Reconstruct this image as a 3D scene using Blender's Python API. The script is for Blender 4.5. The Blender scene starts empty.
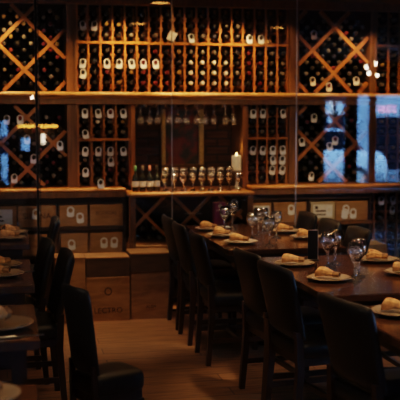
import bpy, bmesh, math, random
from mathutils import Vector, Matrix
random.seed(7)
C = bpy.context.scene.collection
PI = math.pi

# ------------------------------------------------------------------ materials
def newmat(name):
    m = bpy.data.materials.new(name); m.use_nodes = True
    nt = m.node_tree
    return m, nt, nt.nodes['Principled BSDF']

def plain(name, col, rough=.5, metal=0., spec=.5, var=.25, scale=12., bump=0., emit=None, estr=0., coat=0.):
    m, nt, b = newmat(name)
    tc = nt.nodes.new('ShaderNodeTexCoord'); n = nt.nodes.new('ShaderNodeTexNoise')
    n.inputs['Scale'].default_value = scale; n.inputs['Detail'].default_value = 4
    nt.links.new(tc.outputs['Object'], n.inputs['Vector'])
    r = nt.nodes.new('ShaderNodeValToRGB')
    r.color_ramp.elements[0].position = .3; r.color_ramp.elements[1].position = .7
    r.color_ramp.elements[0].color = tuple(c*(1-var) for c in col)+(1,)
    r.color_ramp.elements[1].color = tuple(min(1, c*(1+var)) for c in col)+(1,)
    nt.links.new(n.outputs['Fac'], r.inputs['Fac']); nt.links.new(r.outputs['Color'], b.inputs['Base Color'])
    b.inputs['Roughness'].default_value = rough; b.inputs['Metallic'].default_value = metal
    b.inputs['Specular IOR Level'].default_value = spec
    b.inputs['Coat Weight'].default_value = coat
    if bump:
        bp = nt.nodes.new('ShaderNodeBump'); bp.inputs['Strength'].default_value = bump; bp.inputs['Distance'].default_value = .004
        nt.links.new(n.outputs['Fac'], bp.inputs['Height']); nt.links.new(bp.outputs['Normal'], b.inputs['Normal'])
    if emit:
        b.inputs['Emission Color'].default_value = emit+(1,); b.inputs['Emission Strength'].default_value = estr
    return m

def wood(name, dark, light, rough=.45, scale=(3, 3, 30), coat=0., spec=.5):
    m, nt, b = newmat(name)
    tc = nt.nodes.new('ShaderNodeTexCoord'); mp = nt.nodes.new('ShaderNodeMapping')
    mp.inputs['Scale'].default_value = scale
    nt.links.new(tc.outputs['Object'], mp.inputs['Vector'])
    n = nt.nodes.new('ShaderNodeTexNoise'); n.inputs['Scale'].default_value = 2.2; n.inputs['Detail'].default_value = 6
    n.inputs['Distortion'].default_value = .8
    nt.links.new(mp.outputs['Vector'], n.inputs['Vector'])
    r = nt.nodes.new('ShaderNodeValToRGB')
    r.color_ramp.elements[0].position = .32; r.color_ramp.elements[1].position = .68
    r.color_ramp.elements[0].color = dark+(1,); r.color_ramp.elements[1].color = light+(1,)
    nt.links.new(n.outputs['Fac'], r.inputs['Fac']); nt.links.new(r.outputs['Color'], b.inputs['Base Color'])
    b.inputs['Roughness'].default_value = rough; b.inputs['Coat Weight'].default_value = coat
    b.inputs['Coat Roughness'].default_value = .12; b.inputs['Specular IOR Level'].default_value = spec
    return m

def brick(name, c1, c2, mortar, scale, bw, rh, ms=.012, rough=.8, rot=(0, 0, 0), bump=.4):
    m, nt, b = newmat(name)
    tc = nt.nodes.new('ShaderNodeTexCoord'); mp = nt.nodes.new('ShaderNodeMapping')
    mp.inputs['Rotation'].default_value = rot
    nt.links.new(tc.outputs['Object'], mp.inputs['Vector'])
    t = nt.nodes.new('ShaderNodeTexBrick')
    t.inputs['Scale'].default_value = scale; t.inputs['Brick Width'].default_value = bw; t.inputs['Row Height'].default_value = rh
    t.inputs['Mortar Size'].default_value = ms
    t.inputs['Color1'].default_value = c1+(1,); t.inputs['Color2'].default_value = c2+(1,); t.inputs['Mortar'].default_value = mortar+(1,)
    nt.links.new(mp.outputs['Vector'], t.inputs['Vector'])
    n = nt.nodes.new('ShaderNodeTexNoise'); n.inputs['Scale'].default_value = 5; n.inputs['Detail'].default_value = 11
    mp2 = nt.nodes.new('ShaderNodeMapping'); mp2.inputs['Scale'].default_value = (1, 8, 1)
    nt.links.new(mp.outputs['Vector'], mp2.inputs['Vector']); nt.links.new(mp2.outputs['Vector'], n.inputs['Vector'])
    mx = nt.nodes.new('ShaderNodeMix'); mx.data_type = 'RGBA'; mx.blend_type = 'MULTIPLY'; mx.inputs[0].default_value = .8
    rr = nt.nodes.new('ShaderNodeValToRGB'); rr.color_ramp.elements[0].color = (.45, .45, .45, 1); rr.color_ramp.elements[1].color = (1.3, 1.3, 1.3, 1)
    rr.color_ramp.elements[0].position = .3; rr.color_ramp.elements[1].position = .7
    nt.links.new(n.outputs['Fac'], rr.inputs['Fac'])
    nt.links.new(t.outputs['Color'], mx.inputs[6]); nt.links.new(rr.outputs['Color'], mx.inputs[7])
    nt.links.new(mx.outputs[2], b.inputs['Base Color'])
    b.inputs['Roughness'].default_value = rough
    bp = nt.nodes.new('ShaderNodeBump'); bp.inputs['Strength'].default_value = bump; bp.inputs['Distance'].default_value = .004; bp.invert = True
    nt.links.new(t.outputs['Fac'], bp.inputs['Height']); nt.links.new(bp.outputs['Normal'], b.inputs['Normal'])
    return m

def pane_mat(name, refl, tint=(1, 1, 1), rough=0.):
    m, nt, b = newmat(name); nt.nodes.remove(b)
    out = nt.nodes['Material Output']
    tr = nt.nodes.new('ShaderNodeBsdfTransparent'); tr.inputs['Color'].default_value = tint+(1,)
    gl = nt.nodes.new('ShaderNodeBsdfGlossy'); gl.inputs['Roughness'].default_value = rough; gl.inputs['Color'].default_value = (1, 1, 1, 1)
    fr = nt.nodes.new('ShaderNodeFresnel'); fr.inputs['IOR'].default_value = 1.5
    mu = nt.nodes.new('ShaderNodeMath'); mu.operation = 'MULTIPLY'; mu.inputs[1].default_value = refl/.04; mu.use_clamp = True
    mix = nt.nodes.new('ShaderNodeMixShader')
    nt.links.new(fr.outputs['Fac'], mu.inputs[0]); nt.links.new(mu.outputs[0], mix.inputs['Fac'])
    nt.links.new(tr.outputs[0], mix.inputs[1]); nt.links.new(gl.outputs[0], mix.inputs[2]); nt.links.new(mix.outputs[0], out.inputs['Surface'])
    return m

def glass(name):
    m, nt, b = newmat(name)
    b.inputs['Base Color'].default_value = (1, 1, 1, 1); b.inputs['Roughness'].default_value = .015
    b.inputs['Transmission Weight'].default_value = 1; b.inputs['IOR'].default_value = 1.45
    gl = nt.nodes.new('ShaderNodeBsdfGlossy'); gl.inputs['Roughness'].default_value = .11
    lw = nt.nodes.new('ShaderNodeLayerWeight'); lw.inputs['Blend'].default_value = .4
    rm = nt.nodes.new('ShaderNodeMapRange'); rm.inputs['To Min'].default_value = .10; rm.inputs['To Max'].default_value = .55
    mix = nt.nodes.new('ShaderNodeMixShader'); out = nt.nodes['Material Output']
    nt.links.new(lw.outputs['Facing'], rm.inputs['Value']); nt.links.new(rm.outputs[0], mix.inputs['Fac'])
    nt.links.new(b.outputs[0], mix.inputs[1]); nt.links.new(gl.outputs[0], mix.inputs[2]); nt.links.new(mix.outputs[0], out.inputs['Surface'])
    return m

M = {}
M['rack'] = wood('rack_oak', (.22, .085, .022), (.40, .17, .048), .42, (9, 9, 1.4))
M['rackh'] = wood('rack_oak_horizontal', (.25, .10, .027), (.43, .19, .055), .38, (1.4, 9, 9))
M['ledge'] = wood('ledge_oak', (.34, .16, .05), (.52, .27, .09), .36, (1.4, 9, 9))
M['post'] = wood('post_walnut', (.10, .045, .016), (.19, .088, .032), .5, (9, 9, 1.4))
M['dark_wood'] = wood('stained_wood', (.018, .009, .005), (.042, .02, .011), .4, (1.5, 9, 9))
M['table'] = wood('mahogany_top', (.034, .014, .007), (.068, .029, .014), .2, (9, 1.4, 9), coat=.35)
M['crate'] = wood('pine_crate', (.24, .125, .052), (.40, .225, .10), .7, (2, 9, 9))
M['crate_dark'] = wood('stained_crate', (.05, .026, .012), (.085, .045, .02), .6, (2, 9, 9))
M['crate2'] = wood('pale_crate', (.34, .27, .18), (.46, .38, .27), .7, (2, 9, 9))
M['leather'] = plain('black_leather', (.006, .005, .005), .42, var=.3, scale=40, bump=.12, spec=.38)
M['legwood'] = wood('chair_leg_wood', (.016, .007, .004), (.034, .014, .007), .32, (9, 9, 1.5))
M['floor'] = brick('plank_floor', (.30, .165, .085), (.225, .12, .06), (.08, .042, .022), 1., 1.3, .16, .004, .48)
M['brick'] = brick('niche_brick', (.13, .065, .042), (.085, .045, .03), (.055, .042, .034), 1., .22, .075, .01, .85, rot=(PI/2, 0, 0), bump=.8)
M['wall'] = plain('dark_plaster', (.055, .035, .025), .8, var=.2, scale=3)
M['ceiling'] = plain('ceiling_paint', (.06, .045, .035), .8, var=.1, scale=2)
M['black'] = plain('black_backing', (.012, .008, .006), .8)
M['metal'] = plain('black_metal', (.012, .012, .013), .35, .7, var=.1)
M['steel'] = plain('brushed_steel', (.45, .44, .42), .3, .9, var=.1)
M['gold'] = plain('gilded_frame', (.52, .36, .12), .35, .55, var=.25, scale=60, bump=.4)
M['tag'] = plain('paper_tag', (.72, .75, .80), .7, var=.05)
M['card'] = plain('printed_card', (.70, .69, .66), .7, var=.1, scale=30)
M['plate'] = plain('glazed_plate', (.25, .19, .135), .22, var=.06, spec=.5)
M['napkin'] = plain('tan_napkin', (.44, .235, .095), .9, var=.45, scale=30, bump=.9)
M['napkin_dark'] = plain('napkin_shade', (.10, .06, .03), .8, var=.2)  # shade inside the open roll ends, put into the colour
M['napkin_shade'] = plain('napkin_shaded_end', (.20, .105, .042), .9, var=.5, scale=30, bump=.9)  # darker copy of the tan, paints shade on the roll's slim end
M['napkin_pale'] = plain('pale_napkin', (.72, .50, .33), .85, var=.12, scale=50, bump=.3)
M['wine_glass'] = glass('clear_glass')
M['bottle'] = plain('dark_bottle_glass', (.010, .012, .009), .14, spec=.6, var=.2)
CAPS = [plain('capsule_grey', (.13, .115, .10), .35, .3), plain('capsule_black', (.014, .012, .012), .35), plain('capsule_wine', (.11, .012, .014), .35, .2),
        plain('capsule_gold', (.24, .16, .05), .35, .4), plain('capsule_white', (.55, .54, .51), .4)]
M['cap_green'] = plain('capsule_green', (.09, .28, .16), .35); M['cap_pink'] = plain('capsule_pink', (.50, .20, .18), .35)
M['ink'] = plain('brand_ink', (.045, .022, .012), .8)
M['wax'] = plain('candle_wax', (.80, .74, .62), .5, var=.05, emit=(1, .62, .28), estr=.12)
M['flame'] = plain('flame', (1, .7, .3), .5, emit=(1, .62, .22), estr=14)
M['glow'] = plain('lamp_diffuser', (1, .8, .5), .5, emit=(1, .40, .09), estr=6)
M['bulb'] = plain('bulb_glass', (1, .9, .8), .5, emit=(1, .80, .58), estr=45)
M['bar_glow'] = plain('amber_light', (1, .6, .2), .5, emit=(1, .40, .06), estr=10)
M['sconce_glow'] = plain('cream_light', (1, .9, .75), .5, emit=(1, .78, .56), estr=9)
M['fill_glow'] = plain('added_fill_shade', (1, .9, .75), .5, emit=(1, .84, .66), estr=12)  # glow of the added side-wall lights
M['pink'] = plain('pink_sign', (.9, .4, .8), .5, emit=(.95, .38, .85), estr=6)
M['partition'] = pane_mat('partition_glass', .11, (.93, .95, .95))
M['window_glass'] = pane_mat('window_glass', .04)
M['purple'] = plain('purple_carton', (.32, .07, .22), .5, var=.15)
M['white'] = plain('white_paint', (.75, .78, .82), .35, var=.05)
M['asphalt'] = plain('asphalt', (.10, .11, .12), .8)
M['facade'] = plain('facade_render', (.42, .47, .54), .8, var=.35, scale=.8)
M['facade_dark'] = plain('shopfront_glass', (.012, .013, .018), .9, spec=0.)
M['rubber'] = plain('tyre', (.02, .02, .02), .7)
def painting():
    m, nt, b = newmat('oil_painting')
    tc = nt.nodes.new('ShaderNodeTexCoord'); n = nt.nodes.new('ShaderNodeTexNoise'); n.inputs['Scale'].default_value = 7; n.inputs['Detail'].default_value = 3
    nt.links.new(tc.outputs['Object'], n.inputs['Vector'])
    r = nt.nodes.new('ShaderNodeValToRGB'); e = r.color_ramp.elements
    e[0].position = .3; e[0].color = (.02, .022, .016, 1); e[1].position = .75; e[1].color = (.20, .12, .05, 1)
    x = e.new(.45); x.color = (.05, .055, .035, 1); x = e.new(.6); x.color = (.22, .045, .025, 1)
    nt.links.new(n.outputs['Fac'], r.inputs['Fac']); nt.links.new(r.outputs['Color'], b.inputs['Base Color']); b.inputs['Roughness'].default_value = .35
    return m
M['painting'] = painting()

# ------------------------------------------------------------------ mesh helpers
def bx(bm, x0, y0, z0, x1, y1, z1, bev=0., mi=0, seg=1):
    vs = [bm.verts.new((x, y, z)) for x in (x0, x1) for y in (y0, y1) for z in (z0, z1)]
    idx = [(0, 1, 3, 2), (4, 6, 7, 5), (0, 4, 5, 1), (2, 3, 7, 6), (0, 2, 6, 4), (1, 5, 7, 3)]
    fs = [bm.faces.new([vs[i] for i in f]) for f in idx]
    for f in fs: f.material_index = mi
    if bev:
        es = list({e for f in fs for e in f.edges})
        r = bmesh.ops.bevel(bm, geom=es, offset=bev, segments=seg, affect='EDGES', profile=.5)
        for f in r['faces']: f.material_index = mi
    return vs

def hexa(bm, lo, hi):
    """box between two quads lo, hi (each four points)"""
    a = [bm.verts.new(p) for p in lo]; b = [bm.verts.new(p) for p in hi]
    bm.faces.new(a[::-1]); bm.faces.new(b)
    for i in range(4): bm.faces.new((a[i], a[(i+1) % 4], b[(i+1) % 4], b[i]))

def lathe(bm, prof, seg=20, axis='Z', org=(0, 0, 0), mi=0, smooth=True, caps=True):
    rings = []
    for r, h in prof:
        ring = []
        for k in range(seg):
            a = 2*PI*k/seg
            if axis == 'Z': p = (org[0]+r*math.cos(a), org[1]+r*math.sin(a), org[2]+h)
            else: p = (org[0]+r*math.cos(a), org[1]+h, org[2]+r*math.sin(a))
            ring.append(bm.verts.new(p))
        rings.append(ring)
    mis = mi if isinstance(mi, (list, tuple)) else [mi]*(len(prof)-1)
    for i in range(len(rings)-1):
        for k in range(seg):
            f = bm.faces.new((rings[i][k], rings[i][(k+1) % seg], rings[i+1][(k+1) % seg], rings[i+1][k]))
            f.material_index = mis[i]; f.smooth = smooth
    if caps:
        f = bm.faces.new(rings[0][::-1]); f.material_index = mis[0]
        f = bm.faces.new(rings[-1]); f.material_index = mis[-1]

def tube(bm, pts, r, seg=8):
    pts = [Vector(p) for p in pts]; rings = []
    for i, p in enumerate(pts):
        d = (pts[min(i+1, len(pts)-1)]-pts[max(i-1, 0)]).normalized()
        up = Vector((0, 0, 1)) if abs(d.z) < .9 else Vector((1, 0, 0))
        u = d.cross(up).normalized(); v = d.cross(u)
        rr = r[i] if isinstance(r, (list, tuple)) else r
        rings.append([bm.verts.new(p+u*rr*math.cos(2*PI*k/seg)+v*rr*math.sin(2*PI*k/seg)) for k in range(seg)])
    for i in range(len(rings)-1):
        for k in range(seg):
            f = bm.faces.new((rings[i][k], rings[i][(k+1) % seg], rings[i+1][(k+1) % seg], rings[i+1][k])); f.smooth = True
    bm.faces.new(rings[0][::-1]); bm.faces.new(rings[-1])

def obj(name, bm, mats, parent=None, loc=None, smooth=False):
    bmesh.ops.recalc_face_normals(bm, faces=bm.faces[:])
    me = bpy.data.meshes.new(name); bm.to_mesh(me); bm.free()
    for m in (mats if isinstance(mats, (list, tuple)) else [mats]): me.materials.append(m)
    if smooth:
        for p in me.polygons: p.use_smooth = True
    o = bpy.data.objects.new(name, me); C.objects.link(o)
    if parent: o.parent = parent
    if loc: o.location = loc
    return o

def tag(o, label, cat, group=None):
    o['label'] = label; o['category'] = cat
    if group: o['group'] = group
    return o
def thing(name, label, cat, loc=(0, 0, 0), rz=0, group=None):
    o = bpy.data.objects.new(name, None); C.objects.link(o); o.location = loc; o.rotation_euler = (0, 0, rz); o.empty_display_size = .1
    return tag(o, label, cat, group)
def struct(name, bm, m):
    o = obj(name, bm, m); o['kind'] = 'structure'; return o
def box_obj(name, mats, parent, *b, bev=0., seg=1):
    bm = bmesh.new(); bx(bm, *b, bev=bev, seg=seg); return obj(name, bm, mats, parent)
def dup(root, loc, rz=None, label=None, group=None):
    r = root.copy(); C.objects.link(r); r.location = loc
    if rz is not None: r.rotation_euler = (0, 0, rz)
    if label: r['label'] = label
    if group: r['group'] = group
    for ch in list(root.children):
        c = ch.copy(); C.objects.link(c); c.parent = r
        for g in list(ch.children):
            d = g.copy(); C.objects.link(d); d.parent = c
    return r
def text_mesh(name, s, size, m, parent, loc, rot=(PI/2, 0, 0), ext=.001, sx=1.):
    cu = bpy.data.curves.new(name, 'FONT'); cu.body = s; cu.size = size; cu.align_x = 'CENTER'; cu.align_y = 'CENTER'; cu.extrude = ext; cu.resolution_u = 3
    t = bpy.data.objects.new(name, cu); C.objects.link(t)
    bpy.context.view_layer.update()
    me = bpy.data.meshes.new_from_object(t.evaluated_get(bpy.context.evaluated_depsgraph_get()))
    bpy.data.objects.remove(t); bpy.data.curves.remove(cu)
    me.materials.clear(); me.materials.append(m)
    o = bpy.data.objects.new(name, me); C.objects.link(o); o.location = loc; o.rotation_euler = rot; o.scale = (sx, 1, 1)
    if parent: o.parent = parent
    return o
ORD = ['first', 'second', 'third', 'fourth', 'fifth', 'sixth', 'seventh', 'eighth', 'ninth', 'tenth', 'eleventh', 'twelfth', 'thirteenth', 'fourteenth', 'fifteenth', 'sixteenth', 'seventeenth', 'eighteenth', 'nineteenth']

# ------------------------------------------------------------------ room shell
RX0, RX1, RY0, RY1, CH = -1.6, 8.3, -1.5, 8.78, 2.66
bm = bmesh.new(); bx(bm, RX0-.1, RY0-.15, -.1, RX1+.1, RY1+.1, 0); struct('floor', bm, M['floor'])
bm = bmesh.new(); bx(bm, RX0-.1, RY0-.15, CH, RX1+.1, RY1+.1, CH+.1); struct('ceiling', bm, M['ceiling'])
bm = bmesh.new(); bx(bm, RX0-.1, RY1, 0, RX1+.1, RY1+.1, CH); struct('wall_back', bm, M['brick'])
bm = bmesh.new(); bx(bm, RX0-.1, RY0, 0, RX0, RY1, CH); struct('wall_left', bm, M['wall'])
bm = bmesh.new(); SY0, SY1, SZ0, SZ1 = .6, 3.2, .9, 2.3
bx(bm, RX1, RY0, 0, RX1+.1, SY0, CH); bx(bm, RX1, SY1, 0, RX1+.1, RY1, CH); bx(bm, RX1, SY0, 0, RX1+.1, SY1, SZ0); bx(bm, RX1, SY0, SZ1, RX1+.1, SY1, CH); struct('wall_right', bm, M['wall'])
w = bpy.data.objects.new('window_20', None); C.objects.link(w); w['kind'] = 'structure'  # added window out of view, for bluish highlights on the glasses
bm = bmesh.new(); bx(bm, RX1+.05, SY0+.001, SZ0+.001, RX1+.056, SY1-.001, SZ1-.001); obj('pane', bm, M['window_glass'], w)
bm = bmesh.new()
for y in (SY0, (SY0+SY1)/2-.02, SY1-.04): bx(bm, RX1+.02, y, SZ0, RX1+.08, y+.04, SZ1)
for z in (SZ0, SZ1-.04): bx(bm, RX1+.02, SY0, z, RX1+.08, SY1, z+.04)
obj('window_frame', bm, M['dark_wood'], w)
# street wall behind the diners, three window openings
bm = bmesh.new()
ops = [(-.9, .10, .45, 1.62), (.28, .49, 1.03, 1.31), (5.9, 7.5, .33, 2.10)]
x = RX0-.1
for (a, b, z0, z1) in ops:
    bx(bm, x, RY0-.15, 0, a, RY0, CH); bx(bm, a, RY0-.15, 0, b, RY0, z0); bx(bm, a, RY0-.15, z1, b, RY0, CH); x = b
bx(bm, x, RY0-.15, 0, RX1+.1, RY0, CH)
struct('wall_front', bm, M['wall'])
for i, (a, b, z0, z1) in enumerate(ops):
    w = bpy.data.objects.new('window_%d' % (i+1), None); C.objects.link(w); w['kind'] = 'structure'
    bm = bmesh.new(); bx(bm, a+.001, RY0-.085, z0+.001, b-.001, RY0-.075, z1-.001); obj('pane', bm, M['window_glass'], w)
    bm = bmesh.new()
    for (p, q) in ((a, a+.03), (b-.03, b)): bx(bm, p, RY0-.11, z0, q, RY0-.04, z1)
    bx(bm, a, RY0-.11, z0, b, RY0-.04, z0+.03); bx(bm, a, RY0-.11, z1-.03, b, RY0-.04, z1)
    if i == 2:
        bx(bm, 6.34, RY0-.13, z0, 6.58, RY0-.02, z1); bx(bm, 6.83, RY0-.13, z0, 6.95, RY0-.02, z1)
        bx(bm, 6.46-.004, RY0-.02, z0, 6.46+.004, RY0-.005, z1)
    if i == 0: bx(bm, -.06-.02, RY0-.11, z0, -.04, RY0-.04, z1); bx(bm, a, RY0-.11, 1.14, b, RY0-.04, 1.2)
    obj('window_frame', bm, M['dark_wood'], w)
t = text_mesh('window_sign', 'VINOS', .21, M['pink'], None, (7.17, RY0-.03, 1.80), sx=.64)
tag(t, 'pink glowing lettered sign in the street window, seen reflected at right', 'sign')

# ------------------------------------------------------------------ street outside the windows (seen only as a reflection in the glass)
bm = bmesh.new(); bx(bm, -20, -30, -.2, 30, RY0-.16, -.1); struct('ground', bm, M['asphalt'])
STREET = ((9.3, 10.75, .2, 3.2), (11.5, 13.3, .1, 1.8), (-3.0, .35, .72, 1.22), (2.5, 5.5, .4, 1.9))
b = thing('street_building', 'pale rendered building across the street with dark shopfront windows', 'building', (0, -13, -.1))
box_obj('facade', M['facade'], b, -8, -.5, 0, 24, 0, 5)
for (x0, x1, z0, z1) in STREET:
    box_obj('shop_window', M['facade_dark'], b, x0, 0, z0, x1, .04, z1)
for (x0, x1, z0, z1) in ((9.93, 10.12, 1.9, 2.25), (10.28, 10.48, 1.9, 2.25), (9.98, 10.10, 1.62, 1.78)): box_obj('sign_panel', M['white'], b, x0, .04, z0, x1, .08, z1)
car = thing('parked_car', 'white car parked in the street, its reflection behind the right diamond rack', 'car', (6.7, -6.2, -.1))
bm = bmesh.new()
sec = [(-2.1, .35, .72), (-2.0, .25, .86), (-1.2, .22, .96), (-.9, .22, .98), (1.3, .22, 1.0), (1.95, .25, .95), (2.1, .35, .8)]
rows = []
for (x, zl, zh) in sec:
    rows.append([bm.verts.new((x, y, z)) for y, z in ((-.82, zl), (-.86, (zl+zh)/2), (-.78, zh), (.78, zh), (.86, (zl+zh)/2), (.82, zl))])
for i in range(len(rows)-1):
    for k in range(6): bm.faces.new((rows[i][k], rows[i][(k+1) % 6], rows[i+1][(k+1) % 6], rows[i+1][k]))
bm.faces.new(rows[0]); bm.faces.new(rows[-1][::-1])
obj('car_body', bm, M['white'], car, smooth=True)
bm = bmesh.new(); hexa(bm, [(-.95, -.76, .96), (1.6, -.76, .96), (1.6, .76, .96), (-.95, .76, .96)], [(-.2, -.62, 1.45), (1.15, -.62, 1.45), (1.15, .62, 1.45), (-.2, .62, 1.45)])
obj('cabin', bm, M['facade_dark'], car)
box_obj('car_roof', M['white'], car, -.2, -.62, 1.45, 1.15, .62, 1.48, bev=.01)
for x in (-1.3, 1.35):
    for y in (-.86, .70):
        bm = bmesh.new(); lathe(bm, [(.31, 0), (.32, .03), (.32, .13), (.31, .16)], 18, 'Y', (x, y, .32)); w = obj('wheel', bm, M['rubber'], car)
        bm = bmesh.new(); lathe(bm, [(.19, -.005), (.19, .165)], 14, 'Y', (x, y, .32)); obj('hubcap', bm, M['steel'], w)

bn = thing('blocker_bench', 'low black leather bench added to hide the blue floor reflection', 'bench', (6.3, .9, 0))  # added to block the window-lit floor from the partition's reflection
box_obj('bench_base', M['dark_wood'], bn, -1.7, .05, 0, 1.7, .50, .38); box_obj('bench_seat', M['leather'], bn, -1.72, .02, .38, 1.72, .54, .50, bev=.03, seg=3); box_obj('bench_back', M['leather'], bn, -1.72, -.08, .30, 1.72, .03, .58, bev=.03, seg=3)

# ------------------------------------------------------------------ glass partition in front of the cellar
GY = 7.78
js = [-1.6, -.80, .272, 1.37, 2.444, 3.52, 4.6, 5.7, 6.8, 8.3]
for i in range(len(js)-1):
    bm = bmesh.new(); bx(bm, js[i]+.004, GY-.004, .012, js[i+1]-.004, GY+.004, CH)
    # a thin pane: one reflecting sheet is enough
    for f in list(bm.faces):
        pass
    bm.free(); bm = bmesh.new()
    v = [bm.verts.new(p) for p in ((js[i]+.003, GY, .012), (js[i+1]-.003, GY, .012), (js[i+1]-.003, GY, CH), (js[i]+.003, GY, CH))]
    bm.faces.new(v)
    struct('window_%d' % (i+4), bm, M['partition'])
n = 1
for k, xj in enumerate(js[1:-1]):
    bm = bmesh.new()
    if abs(xj-.272) < .01: bx(bm, xj-.016, GY-.02, 0, xj+.004, GY+.02, CH); bx(bm, xj+.010, GY-.016, 0, xj+.017, GY+.016, CH); mm = M['metal']
    else: bx(bm, xj-.004, GY-.006, 0, xj+.004, GY+.006, CH); mm = M['steel'] if k in (2, 3) else M['metal']
    struct('trim_%d' % n, bm, mm); n += 1
bm = bmesh.new(); bx(bm, RX0, GY-.02, 0, RX1, GY+.02, .012); struct('trim_%d' % n, bm, M['metal'])

# ------------------------------------------------------------------ cellar joinery
FY = 8.30        # front plane of racks
def post(x0, x1, label, z0=0, z1=CH-.001, y0=FY-.02):
    p = thing('rack_post', label, 'post', ((x0+x1)/2, y0, 0), 0)
    w = (x1-x0)/2
    for za, zb in ((1.02, 1.733), (1.84, 2.588)):
        box_obj('post_core', M['post'], p, -w, 0, za, w, .41, zb)
        for q in (-w-.002, w-.018): box_obj('edge_moulding', M['post'], p, q, -.012, za, q+.020, .0, zb, bev=.003)
post(.543, .625, 'broad walnut post between left diamond rack and bottle columns')
post(2.532, 2.617, 'broad walnut post between bottle columns and right diamond rack')
post(3.302, 3.361, 'slim walnut post at right end of the diamond rack')
box_obj('x', M['post'], None, 0, 0, 0, 1, 1, 1) and None
bpy.data.objects.remove(bpy.data.objects['x'])
h = box_obj('header_board', M['post'], None, RX0, FY-.05, 2.590, 5.0, FY+.05, CH-.001, bev=.004); tag(h, 'dark walnut header board above the bottle racks at the ceiling', 'board')

lg = thing('ledge_beam', 'thick oak ledge running right across the wall at mid height', 'ledge', (0, 8.1, 0))
box_obj('ledge_top', M['ledge'], lg, RX0, 0, 1.782, 5.0, .55, 1.838, bev=.026, seg=4)
box_obj('under_moulding', M['post'], lg, RX0, .10, 1.735, 5.0, .22, 1.782, bev=.004)
def counter(x0, x1, label):
    c = thing('counter_top', label, 'counter', (0, 8.1, 0))
    box_obj('top_board', M['rackh'], c, x0, 0, .985, x1, .5, 1.018, bev=.014, seg=3)
    box_obj('apron', M['post'], c, x0, .012, .938, x1, .06, .985, bev=.003)
counter(RX0, 1.028, 'oak counter board under the left racks above wooden crates')
counter(2.132, 5.0, 'oak counter board under the right racks above wooden crates')

def backing(x0, x1, z0, z1, y=8.70):
    pass
bb = box_obj('rack_backing', M['black'], None, RX0, 8.72, 0, 1.10, 8.77, CH-.01); tag(bb, 'black backing panel behind the left-hand racks', 'panel')
bb = box_obj('rack_backing', M['black'], None, 2.17, 8.72, 0, 5.0, 8.77, CH-.01); tag(bb, 'black backing panel behind the right-hand racks', 'panel')
bb = box_obj('rack_backing', M['black'], None, 1.10, 8.72, 1.80, 2.17, 8.77, CH-.01); tag(bb, 'black backing panel above the brick niche', 'panel')

def cubby(label, xs, z0, z1, rows, shelf=None, stop=True):
    """upright slats with little cradle pegs; xs = slat centres"""
    r = thing('bottle_rack', label, 'wine rack', (0, FY, 0))
    for i, x in enumerate(xs):
        bm = bmesh.new(); bx(bm, x-.0075, 0, z0, x+.0075, .028, z1); bx(bm, x-.009, .22, z0, x+.009, .24, z1)
        for z in rows:
            a = x-.024 if i > 0 else x; b = x+.024 if i < len(xs)-1 else x
            bx(bm, a, .004, z-.0295, b, .024, z-.0225)
            bx(bm, a, .022, z-.050, a+.008, .24, z-.036); bx(bm, b-.008, .022, z-.050, b, .24, z-.036)
        obj('slat', bm, M['rack'], r)
    if shelf:
        box_obj('shelf', M['rackh'], r, xs[0]-.009, -.010, shelf-.010, xs[-1]+.009, .40, shelf+.012, bev=.003)
    return r
R_UP = [1.925, 2.015, 2.105, 2.195]; R_TOP = [2.335, 2.425, 2.515]
R_LOW = [1.075, 1.165, 1.255, 1.345]; R_MID = [1.495, 1.585, 1.675]
NC = 18; PX = (2.532-.625)/NC
XC = [.625+PX*i for i in range(NC+1)]; XC[0] += .012; XC[-1] -= .012
cubby('oak rack of eighteen bottle columns above the long ledge', XC, 1.838, 2.59, R_UP+R_TOP, 2.265)
XL = [.637, .755, .861, .967, 1.083]
cubby('oak bottle rack left of the brick niche, four columns wide', XL, 1.018, 1.735, R_LOW+R_MID, 1.427)
XR = [2.154, 2.262, 2.366, 2.466, 2.52]
XR = [2.152, 2.244, 2.336, 2.428, 2.520]
cubby('oak bottle rack right of the brick niche, four columns wide', XR, 1.018, 1.735, R_LOW+R_MID, 1.432)
XF = [3.374, 3.49, 3.60, 3.71, 3.82]
cubby('oak bottle rack at far right above the ledge', XF, 1.838, 2.59, R_UP+R_TOP, 2.278)
cubby('oak bottle rack at far right between ledge and counter', XF, 1.018, 1.735, R_LOW+R_MID)
R_BOT = [.42, .51, .60, .69, .78, .87]
cubby('oak bottle rack at far right below the counter', XF, 0, .936, R_BOT)
for nm, x in (('left', 1.1125), ('right', 2.122)):
    p = thing('rack_post', 'narrow oak upright on the %s side of the brick niche' % nm, 'post', (x, FY, 0))
    box_obj('post_core', M['post'], p, -.017, -.01, .985, .017, .42, 1.735)
    box_obj('edge_moulding', M['rack'], p, -.019, -.016, .985, .019, -.008, 1.735)

def lattice(name, label, cat, x0, x1, z0, z1, sums, diffs, y, w=.031, d=.045, mat='rack'):
    r = thing(name, label, cat, (0, y, 0))
    def slat(pts, off):
        (xa, za), (xb, zb) = pts
        dx, dz = xb-xa, zb-za; L = math.hypot(dx, dz)
        if L < .06: return
        nx, nz = -dz/L*w/2, dx/L*w/2
        bm = bmesh.new()
        q = [(xa+nx, za+nz), (xb+nx, zb+nz), (xb-nx, zb-nz), (xa-nx, za-nz)]
        hexa(bm, [(px, off, pz) for px, pz in q], [(px, off+d, pz) for px, pz in q])
        obj('lattice_slat', bm, M[mat], r)
    m_ = w*.36
    X0, X1, Z0, Z1 = x0+m_, x1-m_, z0+m_, z1-m_
    for s in sums:      # x+z = s
        xa = max(X0, s-Z1); xb = min(X1, s-Z0)
        if xb > xa: slat(((xa, s-xa), (xb, s-xb)), 0)
    for q in diffs:     # z-x = q
        xa = max(X0, Z0-q); xb = min(X1, Z1-q)
        if xb > xa: slat(((xa, q+xa), (xb, q+xb)), .004)
    return r
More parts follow.
